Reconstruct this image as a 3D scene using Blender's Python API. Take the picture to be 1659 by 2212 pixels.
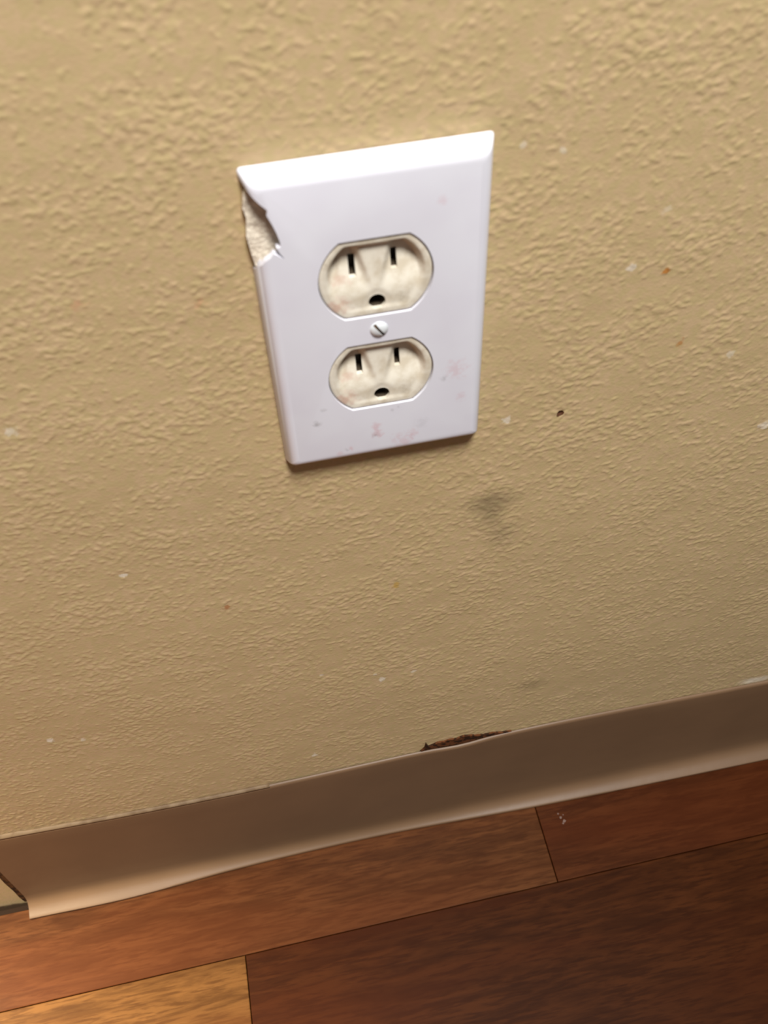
import bpy, bmesh, math
import numpy as np
from mathutils import Vector, Matrix

S = bpy.context.scene
COL = S.collection
for _o in list(bpy.data.objects):
    bpy.data.objects.remove(_o, do_unlink=True)

# ------------------------------------------------------------------ camera
Z0 = 0.4096                                   # outlet centre above the floor
cam = bpy.data.cameras.new('camera')
cam.sensor_fit = 'HORIZONTAL'
cam.sensor_width = 3.42
cam.lens = 2098.19 / 1659 * 3.42              # a phone's 33 mm equivalent lens
cam.clip_start = 0.005
cam.dof.use_dof = True
cam.dof.focus_distance = 0.44
cam.dof.aperture_fstop = 1.9
co = bpy.data.objects.new('camera', cam)
COL.objects.link(co)
RT = Vector((0.97893784, -0.20165157, -0.03189579))
UP = Vector((0.17649522, 0.7573744, 0.62867595))
FW = Vector((0.10261643, 0.62106413, -0.77701301))
co.matrix_world = Matrix((
    (RT.x, UP.x, -FW.x, -0.0391193),
    (RT.y, UP.y, -FW.y, -0.2337909),
    (RT.z, UP.z, -FW.z, 0.6057619),
    (0, 0, 0, 1)))
S.camera = co

# ------------------------------------------------------------------ light
w = bpy.data.worlds.new('room_light')
S.world = w
w.use_nodes = True
w.node_tree.nodes['Background'].inputs['Color'].default_value = (1.0, 0.93, 0.87, 1)
w.node_tree.nodes['Background'].inputs['Strength'].default_value = 0.155


def spot(name, loc, aim, power, angle, blend, size, color):
    l = bpy.data.lights.new(name, 'SPOT')
    l.energy = power
    l.spot_size = math.radians(angle)
    l.spot_blend = blend
    l.shadow_soft_size = size
    l.color = color
    o = bpy.data.objects.new(name, l)
    COL.objects.link(o)
    o.location = loc
    o.rotation_euler = (Vector(aim) - Vector(loc)).to_track_quat('-Z', 'Y').to_euler()
    return o


spot('room_lamp', (0.09, -0.52, 1.55), (0.0, 0.0, 0.72), 123, 72, 1.0, 0.16, (1.0, 0.985, 0.96))
spot('floor_glow_spot', (-0.80, -0.10, 1.0), (-0.46, -0.30, 0.0), 345, 49, 1.0, 0.05, (1.0, 0.86, 0.60))  # added warm spot, unseen, makes the glow on the left of the floor

S.view_settings.view_transform = 'Standard'
S.view_settings.look = 'None'
S.view_settings.gamma = 1
S.view_settings.use_curve_mapping = False
S.view_settings.exposure = 0.0


# ------------------------------------------------------------------ helpers
def lin(r, g, b):
    f = lambda c: (c / 255 / 12.92) if c / 255 <= 0.04045 else ((c / 255 + 0.055) / 1.055) ** 2.4
    return (f(r), f(g), f(b), 1.0)


def link(name, me, mat=None, parent=None, kind=None, label=None):
    o = bpy.data.objects.new(name, me)
    COL.objects.link(o)
    if mat is not None and me is not None and len(me.materials) == 0:
        me.materials.append(mat)
    if parent is not None:
        o.parent = parent
    if kind:
        o['kind'] = kind
    if label:
        o['label'] = label
    return o


def mesh_of(name, verts, faces, smooth=False, angle=None):
    me = bpy.data.meshes.new(name)
    me.from_pydata([tuple(v) for v in verts], [], faces)
    bm = bmesh.new(); bm.from_mesh(me)
    bmesh.ops.recalc_face_normals(bm, faces=bm.faces)
    bm.to_mesh(me); bm.free()
    if smooth or angle is not None:
        me.polygons.foreach_set('use_smooth', [True] * len(me.polygons))
    if angle is not None:
        me.set_sharp_from_angle(angle=math.radians(angle))
    return me


def prism(name, pts, d0, d1):
    """closed prism over an outline given in x,z, between two depths (distance out of the wall)"""
    n = len(pts)
    v = [(x, -d0, z) for x, z in pts] + [(x, -d1, z) for x, z in pts]
    f = [tuple(range(n)), tuple(range(2 * n - 1, n - 1, -1))]
    f += [(i, (i + 1) % n, n + (i + 1) % n, n + i) for i in range(n)]
    return mesh_of(name, v, f)


def cut(base, cutters):
    """difference of a mesh and a list of meshes, applied to give one clean mesh"""
    o = bpy.data.objects.new('work', base)
    COL.objects.link(o)
    tmp = []
    for c in cutters:
        k = bpy.data.objects.new('work_cut', c)
        COL.objects.link(k)
        m = o.modifiers.new('b', 'BOOLEAN')
        m.operation = 'DIFFERENCE'
        m.object = k
        m.solver = 'EXACT'
        tmp.append(k)
    bpy.context.view_layer.update()
    dg = bpy.context.evaluated_depsgraph_get()
    me = bpy.data.meshes.new_from_object(o.evaluated_get(dg))
    for k in tmp + [o]:
        bpy.data.objects.remove(k, do_unlink=True)
    return me


_rng = np.random.RandomState(11)
_perm = _rng.permutation(512)
_perm = np.concatenate([_perm] * 3)
_ga = _rng.rand(512) * 2 * np.pi
_gx, _gy = np.cos(_ga), np.sin(_ga)


def perlin(x, y, seed=0):
    x = x + seed * 37.13; y = y + seed * 91.7
    xi = np.floor(x).astype(int); yi = np.floor(y).astype(int)
    xf = x - xi; yf = y - yi
    u = xf * xf * xf * (xf * (xf * 6 - 15) + 10)
    v = yf * yf * yf * (yf * (yf * 6 - 15) + 10)

    def g(ix, iy, fx, fy):
        h = _perm[_perm[ix & 511] + (iy & 511)]
        return _gx[h] * fx + _gy[h] * fy
    a = g(xi, yi, xf, yf); b = g(xi + 1, yi, xf - 1, yf)
    c = g(xi, yi + 1, xf, yf - 1); d = g(xi + 1, yi + 1, xf - 1, yf - 1)
    return (a + (b - a) * u) * (1 - v) + (c + (d - c) * u) * v * 1.0


def sstep(a, b, x):
    t = np.clip((x - a) / (b - a), 0, 1)
    return t * t * (3 - 2 * t)


# ------------------------------------------------------------------ materials
def material(name, rough=0.5, spec=0.5):
    m = bpy.data.materials.new(name)
    m.use_nodes = True
    nt = m.node_tree
    b = nt.nodes['Principled BSDF']
    b.inputs['Roughness'].default_value = rough
    b.inputs['Specular IOR Level'].default_value = spec
    return m, nt, b


def noise(nt, vec, scale, detail=2.0, rough=0.5):
    n = nt.nodes.new('ShaderNodeTexNoise')
    n.inputs['Scale'].default_value = scale
    n.inputs['Detail'].default_value = detail
    n.inputs['Roughness'].default_value = rough
    nt.links.new(vec, n.inputs['Vector'])
    return n


def maprange(nt, val, a, b, c=0.0, d=1.0, smooth=True):
    n = nt.nodes.new('ShaderNodeMapRange')
    if smooth:
        n.interpolation_type = 'SMOOTHSTEP'
    n.inputs['From Min'].default_value = a
    n.inputs['From Max'].default_value = b
    n.inputs['To Min'].default_value = c
    n.inputs['To Max'].default_value = d
    nt.links.new(val, n.inputs['Value'])
    return n.outputs['Result']


def mix(nt, fac, a, b, mode='MIX'):
    n = nt.nodes.new('ShaderNodeMix')
    n.data_type = 'RGBA'
    n.blend_type = mode
    for k, s in ((0, fac), (6, a), (7, b)):
        if hasattr(s, 'is_linked') or hasattr(s, 'links'):
            nt.links.new(s, n.inputs[k])
        else:
            n.inputs[k].default_value = s
    return n.outputs[2]


def coords(nt):
    return nt.nodes.new('ShaderNodeTexCoord').outputs['Object']


def spots(nt, vec, color, items, wob):
    """soft-edged stains: items are (x, y, z, radius x, radius z, colour, strength, hardness) in object metres"""
    for (x, y, z, rx, rz, c, k, hard) in items:
        s = nt.nodes.new('ShaderNodeVectorMath'); s.operation = 'SUBTRACT'
        nt.links.new(vec, s.inputs[0]); s.inputs[1].default_value = (x, y, z)
        m = nt.nodes.new('ShaderNodeVectorMath'); m.operation = 'MULTIPLY'
        nt.links.new(s.outputs[0], m.inputs[0]); m.inputs[1].default_value = (1 / rx, 0.0, 1 / rz)
        l = nt.nodes.new('ShaderNodeVectorMath'); l.operation = 'LENGTH'
        nt.links.new(m.outputs[0], l.inputs[0])
        a = nt.nodes.new('ShaderNodeMath'); a.operation = 'ADD'
        nt.links.new(l.outputs['Value'], a.inputs[0]); nt.links.new(wob, a.inputs[1])
        f = maprange(nt, a.outputs[0], 1.0, hard, 0.0, k)
        color = mix(nt, f, color, c)
    return color


def wobble(nt, vec, scale, amp):
    n = noise(nt, vec, scale, 2.0)
    return maprange(nt, n.outputs['Fac'], 0.25, 0.75, -amp, amp, False)


def bump(nt, b, height, strength, dist):
    n = nt.nodes.new('ShaderNodeBump')
    n.inputs['Strength'].default_value = strength
    n.inputs['Distance'].default_value = dist
    nt.links.new(height, n.inputs['Height'])
    nt.links.new(n.outputs['Normal'], b.inputs['Normal'])


# wall paint
WALL, nt, b = material('beige_eggshell_paint', 0.62, 0.30)
v = coords(nt)
c = mix(nt, maprange(nt, noise(nt, v, 45, 3).outputs['Fac'], 0.35, 0.65), lin(189, 164, 124), lin(193, 167, 129))
c = mix(nt, maprange(nt, noise(nt, v, 300, 2).outputs['Fac'], 0.4, 0.62), c, lin(186, 165, 121))
wb = wobble(nt, v, 420, 0.55)
WH = lin(236, 230, 218)
ORA = lin(168, 104, 30)
RED = lin(196, 132, 104)
GRY = lin(118, 103, 76)
st = []
soft = []
def W(xz, r, col, k, hard=0.35, rz=None):
    (soft if r > 6 else st).append((xz[0] / 1000, 0, Z0 + xz[1] / 1000, r / 1000, (rz or r) / 1000, col, k, hard))
W((42.0, -106), 15, GRY, 0.62, 0.0, 15)
W((48.5, -124), 10, GRY, 0.34, 0.0, 13)
W((52, -103), 9, GRY, 0.22, 0.0, 8)
W((74, -263), 12, GRY, 0.30, 0.0, 10)
for p_, r_, k_ in (((-164.9, -221), 2.6, .75), ((-151, -227), 1.8, .45), ((-103.3, -107), 1.9, .75), ((-44.7, -292), 2.6, .7), ((-34.4, -209.5), 1.6, .55),
                   ((-5.7, -225), 2.7, .65), ((-9, -219), 1.6, .5), ((10.1, -223.5), 1.9, .6), ((45.7, -56.5), 2.4, .6), ((82.9, 3.3), 2.3, .6), ((128, -42.5), 2.2, .4),
                   ((54.9, 48), 1.6, .4), ((153, -85), 3.4, .55), ((43.3, 51.1), 1.5, .4), ((-118.4, -22.7), 3.0, .5), ((90.4, 23.6), 2.2, .25)):
    W(p_, r_ * 0.9, WH, k_ * 0.75, 0.35)
W((213, -312), 17, WH, 0.50, 0.0, 5)
W((95.3, -0.3), 1.6, ORA, 0.85)
W((107.1, -33.2), 1.8, ORA, 0.6, 0.2, 2.6)
W((-68.6, -140.2), 1.9, lin(160, 92, 48), 0.65)
W((3.0, -146.8), 2.2, lin(176, 138, 40), 0.6)
W((-52, 15.4), 3.6, RED, 0.4, 0.0, 2.4)
W((-85.5, 21), 3.2, RED, 0.4, 0.0, 2.6)
W((66.2, -58.0), 1.7, lin(80, 48, 30), 1.0, 0.6, 1.6)
W((-246, -415.5), 18, lin(58, 38, 28), 0.9, 0.55, 6.5)
c = spots(nt, v, c, st, wb)
c = spots(nt, v, c, soft, wobble(nt, v, 85, 0.28))
nt.links.new(c, b.inputs['Base Color'])
bump(nt, b, noise(nt, v, 900, 3).outputs['Fac'], 0.25, 0.0003)

# cover plate plastic
PLATE, nt, b = material('white_plastic', 0.34, 0.45)
v = coords(nt)
c = mix(nt, maprange(nt, noise(nt, v, 60, 2).outputs['Fac'], 0.35, 0.7), lin(222, 222, 230), lin(219, 218, 227))
pk, dk = lin(206, 150, 156), lin(132, 128, 128)
ps = []
for x, z, r, col, k in ((-22.7, -36, 1.9, dk, .55), (-20, -30, 1.2, dk, .22), (20.5, -24.8, 1.5, dk, .35), (-2.7, -41.8, 2.6, pk, .38), (-3.2, -46, 1.5, dk, .5),
                        (-2.6, -45.6, 2.4, pk, .4), (-12.1, -50.3, 1.6, pk, .4), (-13.5, -51, 1.2, dk, .3), (6.1, -51.2, 5.0, pk, .28), (10, -48, 3, pk, .22), (24.7, -21.6, 5, pk, .28),
                        (26.6, -34.6, 2.4, pk, .25), (2.8, -35.2, 1.1, dk, .3), (5, -34.2, .9, dk, .25), (19, 42, 2.0, pk, .22), (-16, -52, 1.6, pk, .25), (13, -44, 3, dk, .12)):
    ps.append((x / 1000, 0, z / 1000, r / 1000, r / 1000, col, k, 0.0))
c = spots(nt, v, c, ps, wobble(nt, v, 700, 0.5))
nt.links.new(c, b.inputs['Base Color'])

# old ivory receptacle
IVORY, nt, b = material('aged_ivory_plastic', 0.42, 0.4)
v = coords(nt)
c = mix(nt, maprange(nt, noise(nt, v, 170, 3, 0.6).outputs['Fac'], 0.35, 0.68), lin(226, 219, 203), lin(204, 193, 172))
c = spots(nt, v, c, [(-0.012, 0, -0.0085, .005, .004, lin(190, 138, 118), .5, 0.0), (-0.0105, 0, 0.000, .004, .003, lin(196, 152, 134), .4, 0.0),
                     (-0.0118, 0, 0.0055, .004, .003, lin(150, 130, 104), .5, 0.0), (0.008, 0, -0.0092, .003, .0025, lin(150, 136, 112), .4, 0.0),
                     (0.0125, 0, 0.0065, .003, .003, lin(170, 146, 116), .35, 0.0), (0.0, 0, -0.0125, .003, .0012, lin(178, 160, 130), .4, 0.0)], wobble(nt, v, 500, 0.5))
nt.links.new(c, b.inputs['Base Color'])

DARK, nt, b = material('slot_shade_liner', 0.5, 0.3)  # slot liner colour, dark to paint in the shade inside
b.inputs['Base Color'].default_value = lin(70, 60, 48)
GRIME, nt, b = material('grimy_screw_slot', 0.7, 0.2)
c = mix(nt, maprange(nt, noise(nt, coords(nt), 600, 2).outputs['Fac'], .4, .6), lin(72, 62, 54), lin(104, 82, 64))
nt.links.new(c, b.inputs['Base Color'])
SCREW, nt, b = material('white_painted_screw', 0.28, 0.6)
b.inputs['Base Color'].default_value = lin(214, 218, 220)
BARE, nt, b = material('bare_plaster', 0.85, 0.2)
v = coords(nt)
c = mix(nt, maprange(nt, noise(nt, v, 230, 4, .65).outputs['Fac'], .4, .66), lin(236, 225, 205), lin(202, 188, 168))
nt.links.new(c, b.inputs['Base Color'])
bump(nt, b, noise(nt, v, 420, 4).outputs['Fac'], 0.7, 0.0012)

# vinyl base
VINYL, nt, b = material('taupe_vinyl', 0.45, 0.35)
v = coords(nt)
c = mix(nt, maprange(nt, noise(nt, v, 18, 3).outputs['Fac'], .35, .65), lin(113, 88, 65), lin(118, 92, 68))
nt.links.new(c, b.inputs['Base Color'])
bump(nt, b, noise(nt, v, 160, 2).outputs['Fac'], 0.12, 0.0006)
BROWN, nt, b = material('dark_brown_strip', 0.7, 0.25)
c = mix(nt, maprange(nt, noise(nt, coords(nt), 260, 3).outputs['Fac'], .4, .62), lin(44, 27, 14), lin(84, 54, 28))
nt.links.new(c, b.inputs['Base Color'])
TORN, nt, b = material('torn_brown_paper', 0.85, 0.15)
c = mix(nt, maprange(nt, noise(nt, coords(nt), 420, 3).outputs['Fac'], .42, .6), lin(48, 29, 17), lin(98, 58, 32))
nt.links.new(c, b.inputs['Base Color'])
CAULK, nt, b = material('grubby_caulk', 0.6, 0.3)
c = mix(nt, maprange(nt, noise(nt, coords(nt), 120, 3).outputs['Fac'], .38, .6), lin(112, 90, 66), lin(132, 110, 84))
nt.links.new(c, b.inputs['Base Color'])

# laminate wood
WOOD, nt, b = material('red_brown_laminate', 0.38, 0.09)
tc = coords(nt)
oi = nt.nodes.new('ShaderNodeObjectInfo')
off = nt.nodes.new('ShaderNodeVectorMath'); off.operation = 'MULTIPLY_ADD'
cmb = nt.nodes.new('ShaderNodeCombineXYZ')
for i in range(3):
    nt.links.new(oi.outputs['Random'], cmb.inputs[i])
nt.links.new(cmb.outputs[0], off.inputs[0]); off.inputs[1].default_value = (7.3, 3.1, 5.7)
nt.links.new(tc, off.inputs[2])
v = off.outputs[0]
mp = nt.nodes.new('ShaderNodeMapping'); mp.inputs['Scale'].default_value = (20, 150, 20)
nt.links.new(v, mp.inputs['Vector'])
g1 = noise(nt, mp.outputs[0], 1.0, 5, 0.62); g1.inputs['Distortion'].default_value = 0.6
mp2 = nt.nodes.new('ShaderNodeMapping'); mp2.inputs['Scale'].default_value = (62, 520, 62)
nt.links.new(v, mp2.inputs['Vector'])
g2 = noise(nt, mp2.outputs[0], 1.0, 3, 0.6)
mp3 = nt.nodes.new('ShaderNodeMapping'); mp3.inputs['Scale'].default_value = (4, 26, 4)
nt.links.new(v, mp3.inputs['Vector'])
g3 = noise(nt, mp3.outputs[0], 1.0, 3, 0.5)
c = mix(nt, maprange(nt, g1.outputs['Fac'], .34, .66), (.72, .69, .66, 1), (1.32, 1.35, 1.36, 1))
c = mix(nt, maprange(nt, g2.outputs['Fac'], .45, .66, 0, .75), c, (.56, .50, .47, 1))
c = mix(nt, maprange(nt, g3.outputs['Fac'], .40, .66, 0, .50), c, (1.12, .86, .78, 1))
c = mix(nt, 1.0, c, oi.outputs['Color'], 'MULTIPLY')      # each plank's own tone, some with floor shade painted in
nt.links.new(c, b.inputs['Base Color'])
bump(nt, b, g1.outputs['Fac'], 0.15, 0.0003)
SUB, nt, b = material('dark_underlay', 0.9, 0.1)
b.inputs['Base Color'].default_value = lin(40, 28, 20)
FLECK, nt, b = material('dried_white_paint', 0.7, 0.2)
b.inputs['Base Color'].default_value = lin(120, 98, 88)

# ------------------------------------------------------------------ wall_back: knockdown-textured plaster
BX, BZ = 0.0245, 0.045                        # the opening of the outlet box in the wall


def axis(lo, a, b_, hi, fine, coarse):
    return np.concatenate([np.arange(lo, a, coarse), np.arange(a, b_, fine), np.arange(b_, hi + coarse * .5, coarse)])


xs = np.concatenate([[-2.4, -1.6, -1.0], axis(-0.62, -0.262, 0.240, 0.60, 0.00055, 0.004), [1.0, 1.6, 2.4]])
zs = np.concatenate([axis(-0.012, 0.085, 0.530, 0.86, 0.00055, 0.004), [1.1, 1.6, 2.2]])
X, Z = np.meshgrid(xs, zs)


def relief(X, Z):
    """height of the wall texture out of the wall, metres"""
    x, z = X * 1000, Z * 1000
    wx = x + 1.1 * perlin(x / 6, z / 6, 1); wz = z + 1.1 * perlin(x / 6, z / 6, 2)
    n1 = perlin(wx / 2.9, wz / 2.5, 3); n2 = perlin(wx / 1.55, wz / 1.4, 4)
    m = perlin(x / 24, z / 20, 5) + 0.5 * perlin(x / 11, z / 10, 6)
    lump = sstep(-0.06, 0.50, n1 * 0.80 + n2 * 0.62 + m * 0.50 - 0.02)
    h = 0.195 * lump + 0.04 * n2 * (0.2 + lump) + 0.14 * perlin(x / 12, z / 10, 7) + 0.5 * perlin(x / 70, z / 60, 8)
    return h / 1000


Hh = relief(X, Z)
lx, lz = X, Z - Z0
under = sstep(0.001, -0.003, np.maximum(np.abs(lx) - 0.0349, np.abs(lz) - 0.0572))
Hh = Hh * (1 - under)
Hh *= sstep(0.0, 0.004, Z - 0.092) * 0.85 + 0.15          # trowelled flat behind the base
hole = sstep(1.25, 0.5, np.hypot((lx - 0.0662) * 1000, (lz + 0.0580) * 1000))
Hh -= hole * 0.0008
dent = sstep(13, 0, np.hypot((lx - 0.0425) * 1000, (lz + 0.106) * 1000))
Hh -= dent * 0.0002
ny, nx = X.shape
verts = np.stack([X, -Hh, Z], -1).reshape(-1, 3)
ii = np.arange(ny * nx).reshape(ny, nx)
quads = np.stack([ii[:-1, :-1], ii[:-1, 1:], ii[1:, 1:], ii[1:, :-1]], -1).reshape(-1, 4)
cx = (X[:-1, :-1] + X[1:, 1:]).ravel() / 2; cz = (Z[:-1, :-1] + Z[1:, 1:]).ravel() / 2 - Z0
quads = quads[~((np.abs(cx) < BX) & (np.abs(cz) < BZ))]
me = bpy.data.meshes.new('wall_back')
me.vertices.add(len(verts)); me.vertices.foreach_set('co', verts.ravel())
me.loops.add(quads.size); me.loops.foreach_set('vertex_index', quads.ravel().astype(np.int32))
me.polygons.add(len(quads))
me.polygons.foreach_set('loop_start', np.arange(0, quads.size, 4, dtype=np.int32))
me.polygons.foreach_set('use_smooth', np.ones(len(quads), dtype=bool))
me.update(calc_edges=True)
wall = link('wall_back', me, WALL, kind='structure', label='beige wall with rough knockdown texture behind the outlet')

# bare plaster that the paint never reached, seen through the broken corner of the plate
pts = [(-31.0, 52.5), (-34.4, 50.0), (-35.2, 46), (-34.6, 43), (-35.4, 37), (-34.8, 31), (-34.3, 27.5), (-32.6, 25), (-25.0, 25), (-25.0, 52.5)]
link('bare_plaster', prism('bare_plaster', [(x / 1000, Z0 + z / 1000) for x, z in pts], 0.0, 0.0024), BARE, wall,
     label='unpainted cream plaster showing in the broken plate corner')
# torn drywall paper above the base
pts = [(12, 98.6), (15.5, 103.8), (16.4, 109.2), (17.6, 105.0), (20, 105.4), (23, 107.2), (27, 107.0), (30, 108.0), (34, 107.4), (38, 109.0),
       (41, 108.2), (45, 106.6), (49, 105.4), (54, 105.4), (60, 103.6), (66, 102.8), (66, 98.6)]
pts = [(x, z - 4.0) for x, z in pts]
link('torn_paper', prism('torn_paper', [(x / 1000, z / 1000) for x, z in pts], -0.0004, 0.0012), TORN, wall,
     label='torn brown wall paper edge above the base')
# dark brown strip beside the cut end of the base
pts = [(-231.0, 0.2), (-235.6, 0.2), (-236.2, 9), (-235.9, 20), (-236.4, 34), (-236.1, 50), (-236.5, 70), (-235.8, 92), (-231.0, 94)]
link('brown_strip', prism('brown_strip', [(x / 1000, z / 1000) for x, z in pts], -0.0004, 0.0007), BROWN, wall,
     label='dark brown strip beside the cut end of the base')

# ------------------------------------------------------------------ floor and its planks
def slab(name, pts, z0, z1, bevel=0.0):
    n = len(pts)
    v_ = [(x, y, z0) for x, y in pts] + [(x, y, z1) for x, y in pts]
    f = [tuple(range(n)), tuple(range(n, 2 * n))] + [(i, (i + 1) % n, n + (i + 1) % n, n + i) for i in range(n)]
    me_ = mesh_of(name, v_, f)
    if bevel:
        bm = bmesh.new(); bm.from_mesh(me_)
        ed = [e for e in bm.edges if all(q.co.z > z1 - 1e-6 for q in e.verts)]
        bmesh.ops.bevel(bm, geom=ed, offset=bevel, segments=2, affect='EDGES', profile=0.5)
        bm.to_mesh(me_); bm.free()
    return me_


floor = link('floor', slab('floor', [(-2.4, 0.0), (2.4, 0.0), (2.4, -1.80), (-2.4, -1.80)], -0.012, -0.0082), SUB, kind='structure',
             label='red-brown laminate floor of long planks')
K = 0.0085                                     # the joints run slightly out of parallel with the wall
def yl(x, y0): return y0 + K * x
G = 0.00022
BREAKS = [0.0858, -0.1063, 0.52, -0.02, 0.30, -0.38, 0.62, 0.11, -0.50, 0.24]
rows = []
for r in range(10):
    ya = -0.0058 if r == 0 else -0.0588 - 0.193 * (r - 1)
    yb = -0.0588 - 0.193 * r
    bk = BREAKS[r]
    rows.append((ya, max(yb, -1.78), [-2.4, bk - 1.22, bk, bk + 1.22, 2.4]))
TONE = [lin(85, 50, 26), lin(72, 37, 16), lin(100, 66, 33), lin(61, 30, 10), lin(90, 52, 30), lin(78, 44, 23)]  # plank tones; the darker right ones also hold the floor's shade
planks = []
for r, (ya, yb, br) in enumerate(rows):
    for k in range(len(br) - 1):
        xa, xb = br[k] + G, br[k + 1] - G
        top = (lambda x: ya) if r == 0 else (lambda x: yl(x, ya) - G)
        bot = (lambda x: yb) if r == len(rows) - 1 else (lambda x: yl(x, yb) + G)
        sk = 0.010                             # the end joints lean a little
        P = [(xa + sk * (bot(xa) + .05) * (0 < k), bot(xa)), (xb + sk * (bot(xb) + .05) * (k < len(br) - 2), bot(xb)),
             (xb + sk * (top(xb) + .05) * (k < len(br) - 2), top(xb)), (xa + sk * (top(xa) + .05) * (0 < k), top(xa))]
        planks.append(link('plank', slab('plank', P, -0.0080, 0.0, 0.0004), WOOD, floor))
        planks[-1].color = TONE[(2 * r + k - 1) % 4 if r < 2 else (3 * r + 5 * k) % 6]


def fleck(name, x, y, r, parent, seed, z=0.0):
    rg = np.random.RandomState(seed)
    n = 9
    rr = r * (0.55 + 0.6 * rg.rand(n))
    P = [(x + rr[i] * math.cos(2 * math.pi * i / n), y + rr[i] * math.sin(2 * math.pi * i / n)) for i in range(n)]
    return link(name, slab(name, P, z, z + 0.00018), FLECK, parent)


for i, (x, y, r) in enumerate(((100.0, -20.0, .9), (101.4, -22.6, 1.2), (100.4, -24.0, .7), (99.0, -17.4, .6), (102.0, -18.6, .5))):
    fleck('paint_fleck', x / 1000, y / 1000, r / 1000, planks[2], 5 + i)

# ------------------------------------------------------------------ baseboard_back: vinyl cove base
def interp(x, px_, py_):
    """smooth cubic through the stations"""
    px_ = np.array(px_); py_ = np.array(py_)
    m_ = np.gradient(py_, px_)
    i = int(np.clip(np.searchsorted(px_, x) - 1, 0, len(px_) - 2))
    h = px_[i + 1] - px_[i]; t = np.clip((x - px_[i]) / h, 0, 1)
    return ((2 * t**3 - 3 * t**2 + 1) * py_[i] + (t**3 - 2 * t**2 + t) * h * m_[i] + (-2 * t**3 + 3 * t**2) * py_[i + 1] + (t**3 - t**2) * h * m_[i + 1])


TX = [-240, -217.8, -155.7, -94.2, -16, 81.1, 220.7, 600]; TZ = [98.8, 98.2, 94.9, 93.6, 95.6, 98.6, 95.2, 96]
OX = [-240, -229.5, -174.3, -108.9, -20.8, 88, 243.5, 600]; OY = [12.4, 12.4, 12.7, 9.1, 7.4, 10.3, 12.0, 11.5]
base_top = lambda x: interp(x, TX, TZ)
stations = np.concatenate([np.arange(-231.8, 600, 7.0), [600.0, 1200.0, 2400.0]])
prof_n = None
V, F = [], []
for x in stations:
    t = base_top(x); o = interp(x, OX, OY)
    gap = 1.3 * math.exp(-((x - 36) / 16) ** 2)          # the top has come away from the wall by the torn paper
    fd = 2.4
    pr = [(0.3 + gap, t - 0.6), (0.7 + gap, t), (1.5 + gap, t - 0.1), (2.2 + gap, t - 0.9), (fd + gap * .8, t - 2.4), (fd + gap * .5, t - 12), (fd, t * .6), (fd, 30), (fd, 14.5)]
    R0 = o - fd                                           # the cove's run-out to the toe
    for ka, z in ((.05, 10.0), (.14, 7.4), (.29, 5.5), (.47, 4.3), (.66, 3.5), (.84, 2.9), (.95, 2.6)):
        pr.append((fd + R0 * ka, z))
    pr += [(o, 2.3), (o + .1, 1.2), (o - .3, 0.3), (o - 1.2, 0.05), (0.4, 0.05)]
    prof_n = len(pr)
    V += [(x / 1000, -d / 1000, z / 1000) for d, z in pr]
ns = len(stations)
for i in range(ns - 1):
    for j in range(prof_n):
        k = (j + 1) % prof_n
        F.append((i * prof_n + j, (i + 1) * prof_n + j, (i + 1) * prof_n + k, i * prof_n + k))
F.append(tuple(range(prof_n))); F.append(tuple(range((ns - 1) * prof_n, ns * prof_n)))
bb = link('baseboard_back', mesh_of('baseboard_back', V, F, angle=50), VINYL, kind='structure', label='taupe vinyl cove base with a curled toe along the wall')

# thin caulk smear along the top of the base, left half
V, F = [], []
xs_c = np.arange(-231.8, -70, 3.0)
for x in xs_c:
    t = base_top(x)
    a = 0.9 + 0.5 * perlin(np.array([x / 9.0]), np.array([0.3]), 3)[0] + (0.9 if x < -205 else 0)
    for d, z in ((0.0, t + a), (0.9, t + a * .8), (1.8, t + .15), (2.3, t - .9), (0.0, t - 0.9)):
        V.append((x / 1000, -d / 1000, z / 1000))
for i in range(len(xs_c) - 1):
    for j in range(5):
        k = (j + 1) % 5
        F.append((i * 5 + j, (i + 1) * 5 + j, (i + 1) * 5 + k, i * 5 + k))
F.append((0, 1, 2, 3, 4)); F.append(tuple((len(xs_c) - 1) * 5 + j for j in range(5)))
link('caulk_bead', mesh_of('caulk_bead', V, F, smooth=True), CAULK, bb, label='pale smeared caulk line along the top edge')

# ------------------------------------------------------------------ the electrical outlet
outlet = bpy.data.objects.new('electrical_outlet', None)
COL.objects.link(outlet)
outlet.empty_display_size = 0.03
outlet.location = (0.0, 0.0, Z0)
outlet.rotation_euler = (0, -0.0038, 0)
outlet['label'] = 'white duplex wall outlet with a broken upper left plate corner'
outlet['category'] = 'outlet'

OFS = Vector((-0.0002, 0, 0.0004))             # the receptacles sit a hair off the plate's centre
RCZ = 0.01905
RR, RH = 0.0169, 0.0136


def oval(r, h, n=64):
    """a circle clipped flat above and below"""
    out = []
    for i in range(n):
        a = 2 * math.pi * (i + .5) / n
        x, z = r * math.cos(a), r * math.sin(a)
        if abs(z) > h:
            x, z = x * h / abs(z), math.copysign(h, z)
        out.append((x, z))
    return out


def rrect(w_, h_, r, n=5):
    out = []
    for cx_, cz_, a0 in ((w_ - r, h_ - r, 0), (-w_ + r, h_ - r, 90), (-w_ + r, -h_ + r, 180), (w_ - r, -h_ + r, 270)):
        for i in range(n + 1):
            a = math.radians(a0 + 90 * i / n)
            out.append((cx_ + r * math.cos(a), cz_ + r * math.sin(a)))
    return out


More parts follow.
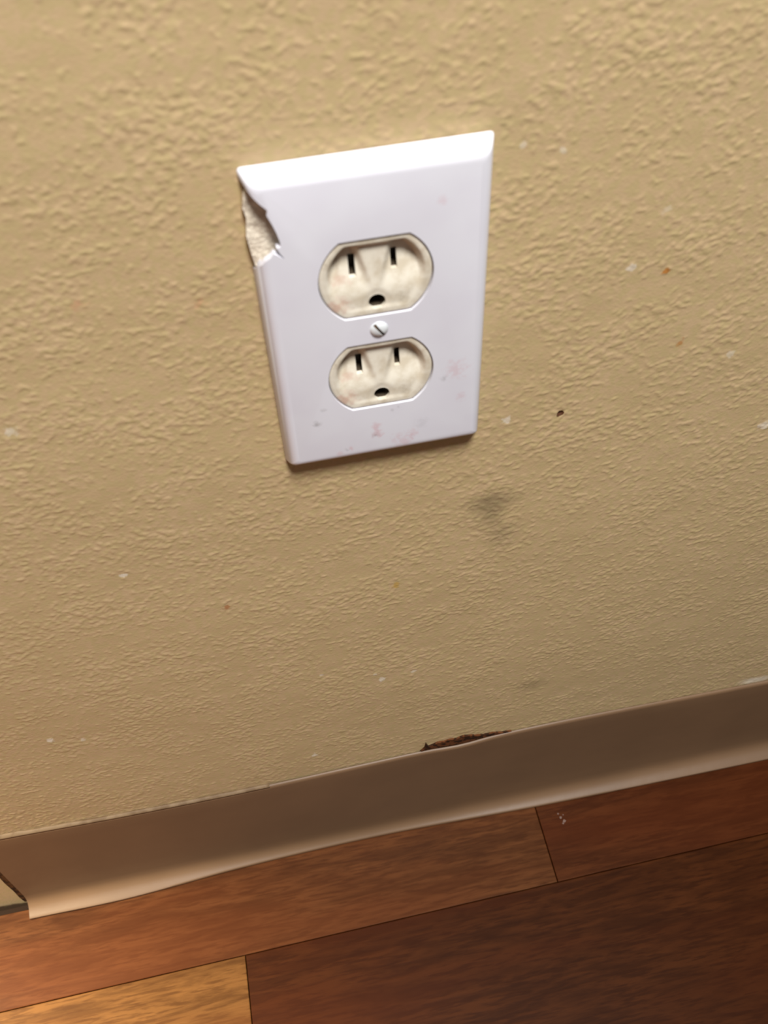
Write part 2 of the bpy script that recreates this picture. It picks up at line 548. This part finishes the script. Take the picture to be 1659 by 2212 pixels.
PW, PH, PZ = 0.03490, 0.05715, -0.0002
rings = [(0.0, 0.0, .0012), (0.00035, 0.0012, .0012), (0.0010, 0.0030, .0012), (0.0015, 0.0041, .0013), (0.0020, 0.0049, .0014), (0.0027, 0.0055, .0015),
         (0.0035, 0.0059, .0016), (0.0045, 0.0061, .0018)]
V, F = [], []
for ins, d, r in rings:
    V += [(x, -d - 0.0003, z + PZ) for x, z in rrect(PW - ins, PH - ins, r)]
n = len(rrect(1, 1, .1))
for i in range(len(rings) - 1):
    for j in range(n):
        k = (j + 1) % n
        F.append((i * n + j, i * n + k, (i + 1) * n + k, (i + 1) * n + j))
F.append(tuple(range(n))); F.append(tuple(range((len(rings) - 1) * n, len(rings) * n)))
solid = mesh_of('cover_plate', V, F)
inner = prism('inner', [(x, z + PZ) for x, z in rrect(PW - .0026, PH - .0026, .0012)], -0.002, 0.0040)
holes = [prism('h', [(x + OFS.x, z + OFS.z + s * RCZ) for x, z in oval(RR + .00032, RH + .00030)], -0.003, 0.012) for s in (1, -1)]
scr = prism('s', [(0.0019 * math.cos(a) + OFS.x, 0.0019 * math.sin(a) + OFS.z) for a in np.linspace(0, 2 * math.pi, 20, endpoint=False)], -0.003, 0.012)
brk = [(-46, 57.0), (-36.0, 56.6), (-34.6, 54.4), (-33.4, 53.2), (-32.3, 51.4), (-30.6, 49.2), (-28.7, 46.9), (-29.1, 45.4), (-28.0, 42.4), (-27.1, 39.4), (-26.5, 36.6), (-26.5, 34.9),
       (-27.7, 34.7), (-26.9, 32.8), (-25.7, 30.6), (-27.6, 32.2), (-28.7, 33.0), (-29.7, 31.8), (-31.2, 30.9), (-32.4, 29.4), (-33.4, 28.3), (-34.0, 26.6), (-36.0, 23.5), (-46, 22.5)]
brk = prism('brk', [(x / 1000, z / 1000) for x, z in brk], -0.003, 0.012)
plate_me = cut(solid, [inner] + holes + [scr, brk])
plate_me.materials.clear()
plate_me.polygons.foreach_set('use_smooth', [True] * len(plate_me.polygons))
plate_me.set_sharp_from_angle(angle=math.radians(32))
link('cover_plate', plate_me, PLATE, outlet, label='white plastic cover plate, upper left corner broken away')


def face_depth(u, v_, s):
    """depth of the sculpted receptacle face behind its rim (mm); s is 0 at the centre, 1 at the outline"""
    vv = np.clip((v_ + 13.0) / 26.0, 0, 1)
    rec = sstep(0.90, 0.76, s)
    scoop = 2.7 * sstep(0.22, 0.86, vv)
    wv = 1.0 + 4.0 * np.clip((v_ + 5.0) / 15.0, 0, 1)
    ridge = sstep(wv + 1.7, wv - 0.9, np.abs(u + 0.2)) * sstep(-7.5, -3.5, v_)
    gh = sstep(5.0, 2.4, np.hypot(u, v_ + 9.0)) * 0.30
    low = 0.15 + 0.45 * sstep(-10.5, 2.0, v_) + 0.12 * sstep(0.0, 6.0, np.abs(u)) * sstep(-3, -9, v_)
    return rec * (low + scoop * (1 - 0.72 * ridge) + gh)


def receptacle_mesh():
    NT, NR = 128, 44
    bd = np.array(oval(RR, RH, NT)) * 1000
    V, F = [], []
    fr = 5.9
    ss = [1 - (k / NR) for k in range(NR)]
    V += [(x / 1000, 0.004, z / 1000) for x, z in bd]                     # back
    V += [(x / 1000, -(fr - 0.5) / 1000, z / 1000) for x, z in bd]
    base_i = 2 * NT
    for s in ss:
        e = 0.985 if s == 1 else s * 0.985
        u, v_ = bd[:, 0] * e, bd[:, 1] * e
        d = fr - face_depth(u, v_, np.full(NT, s)) - (0.16 if s == 1 else 0)
        V += [(u[i] / 1000, -d[i] / 1000, v_[i] / 1000) for i in range(NT)]
    nr = 2 + len(ss)
    for r in range(nr - 1):
        for j in range(NT):
            k = (j + 1) % NT
            F.append((r * NT + j, r * NT + k, (r + 1) * NT + k, (r + 1) * NT + j))
    d = fr - float(face_depth(np.array([0.]), np.array([0.]), np.array([0.]))[0])
    V.append((0, -d / 1000, 0)); ci = len(V) - 1
    for j in range(NT):
        F.append(((nr - 1) * NT + j, (nr - 1) * NT + (j + 1) % NT, ci))
    F.append(tuple(range(NT)))
    return mesh_of('receptacle', V, F)


def rect(cx_, cz_, w_, h_): return [(cx_ - w_, cz_ - h_), (cx_ + w_, cz_ - h_), (cx_ + w_, cz_ + h_), (cx_ - w_, cz_ + h_)]


def ground(r, cz_=0.0):
    P = [(r * math.cos(a), cz_ + r * math.sin(a)) for a in np.linspace(math.radians(-62), math.radians(242), 22)]
    return P


SLOTS = [('blade_slot', rect(-0.0066, 0.0036, 0.00098, 0.0036)), ('blade_slot', rect(0.0058, 0.0040, 0.00090, 0.0032)), ('ground_slot', ground(0.00260, -0.0092))]


def grow(P, g):
    cx_ = sum(p[0] for p in P) / len(P); cz_ = sum(p[1] for p in P) / len(P)
    return [(cx_ + (x - cx_) * g, cz_ + (z - cz_) * g) for x, z in P]


rec_me = cut(receptacle_mesh(), [prism('c', P, -0.0015, 0.009) for _, P in SLOTS])
rec_me.materials.clear()
rec_me.polygons.foreach_set('use_smooth', [True] * len(rec_me.polygons))
rec_me.set_sharp_from_angle(angle=math.radians(42))
rec_me.materials.append(IVORY)
cups = []
for nm, P in SLOTS:                            # an open dark liner in each slot, shade put into its colour
    Q = grow(P, 0.985); n_ = len(Q)
    d_front = 0.0044 if nm == 'ground_slot' else 0.0027
    V = [(x, -d_front, z) for x, z in Q] + [(x, 0.0013, z) for x, z in Q]
    F = [(i, (i + 1) % n_, n_ + (i + 1) % n_, n_ + i) for i in range(n_)] + [tuple(range(n_, 2 * n_))]
    m_ = mesh_of(nm, V, F); m_.materials.append(DARK)
    cups.append((nm, m_))
for s, lab in ((1, 'aged ivory receptacle above the screw'), (-1, 'aged ivory receptacle below the screw')):
    r_ = link('receptacle', rec_me, None, outlet, label=lab)
    r_.location = (OFS.x, 0, OFS.z + s * RCZ)
    for nm, m_ in cups:
        link(nm, m_, None, r_, label='dark opening in the ivory face')

# slotted screw between the receptacles
rad, NS = 0.00285, 40
prof = [(1.0, 0.0), (1.0, 0.12), (.93, .32), (.78, .62), (.55, .86), (.28, .98)]
V, F = [], []
for rr_, hh in prof:
    V += [(rad * rr_ * math.cos(2 * math.pi * i / NS), -(0.0064 + 0.0011 * hh), rad * rr_ * math.sin(2 * math.pi * i / NS)) for i in range(NS)]
V.append((0, -(0.0064 + 0.0011), 0))
for r in range(len(prof) - 1):
    for j in range(NS):
        F.append((r * NS + j, r * NS + (j + 1) % NS, (r + 1) * NS + (j + 1) % NS, (r + 1) * NS + j))
for j in range(NS):
    F.append(((len(prof) - 1) * NS + j, (len(prof) - 1) * NS + (j + 1) % NS, len(V) - 1))
F.append(tuple(range(NS)))
ang = math.radians(-57)
ca, sa = math.cos(ang), math.sin(ang)
def slotbox(L, w_, d0, d1):
    return prism('sl', [(x * ca - z * sa, x * sa + z * ca) for x, z in rect(0, 0, L, w_)], d0, d1)
sm = cut(mesh_of('screw', V, F), [slotbox(0.005, 0.00050, 0.00672, 0.009)])
sm.materials.clear()
sm.polygons.foreach_set('use_smooth', [True] * len(sm.polygons)); sm.set_sharp_from_angle(angle=math.radians(35))
sc_ = link('screw', sm, SCREW, outlet, label='white slotted screw head between the two receptacles')
sc_.location = (OFS.x, 0, OFS.z)
link('screw_slot', slotbox(rad * .9, 0.00046, 0.00670, 0.00682), GRIME, sc_, label='grimy brown bottom of the screw slot')
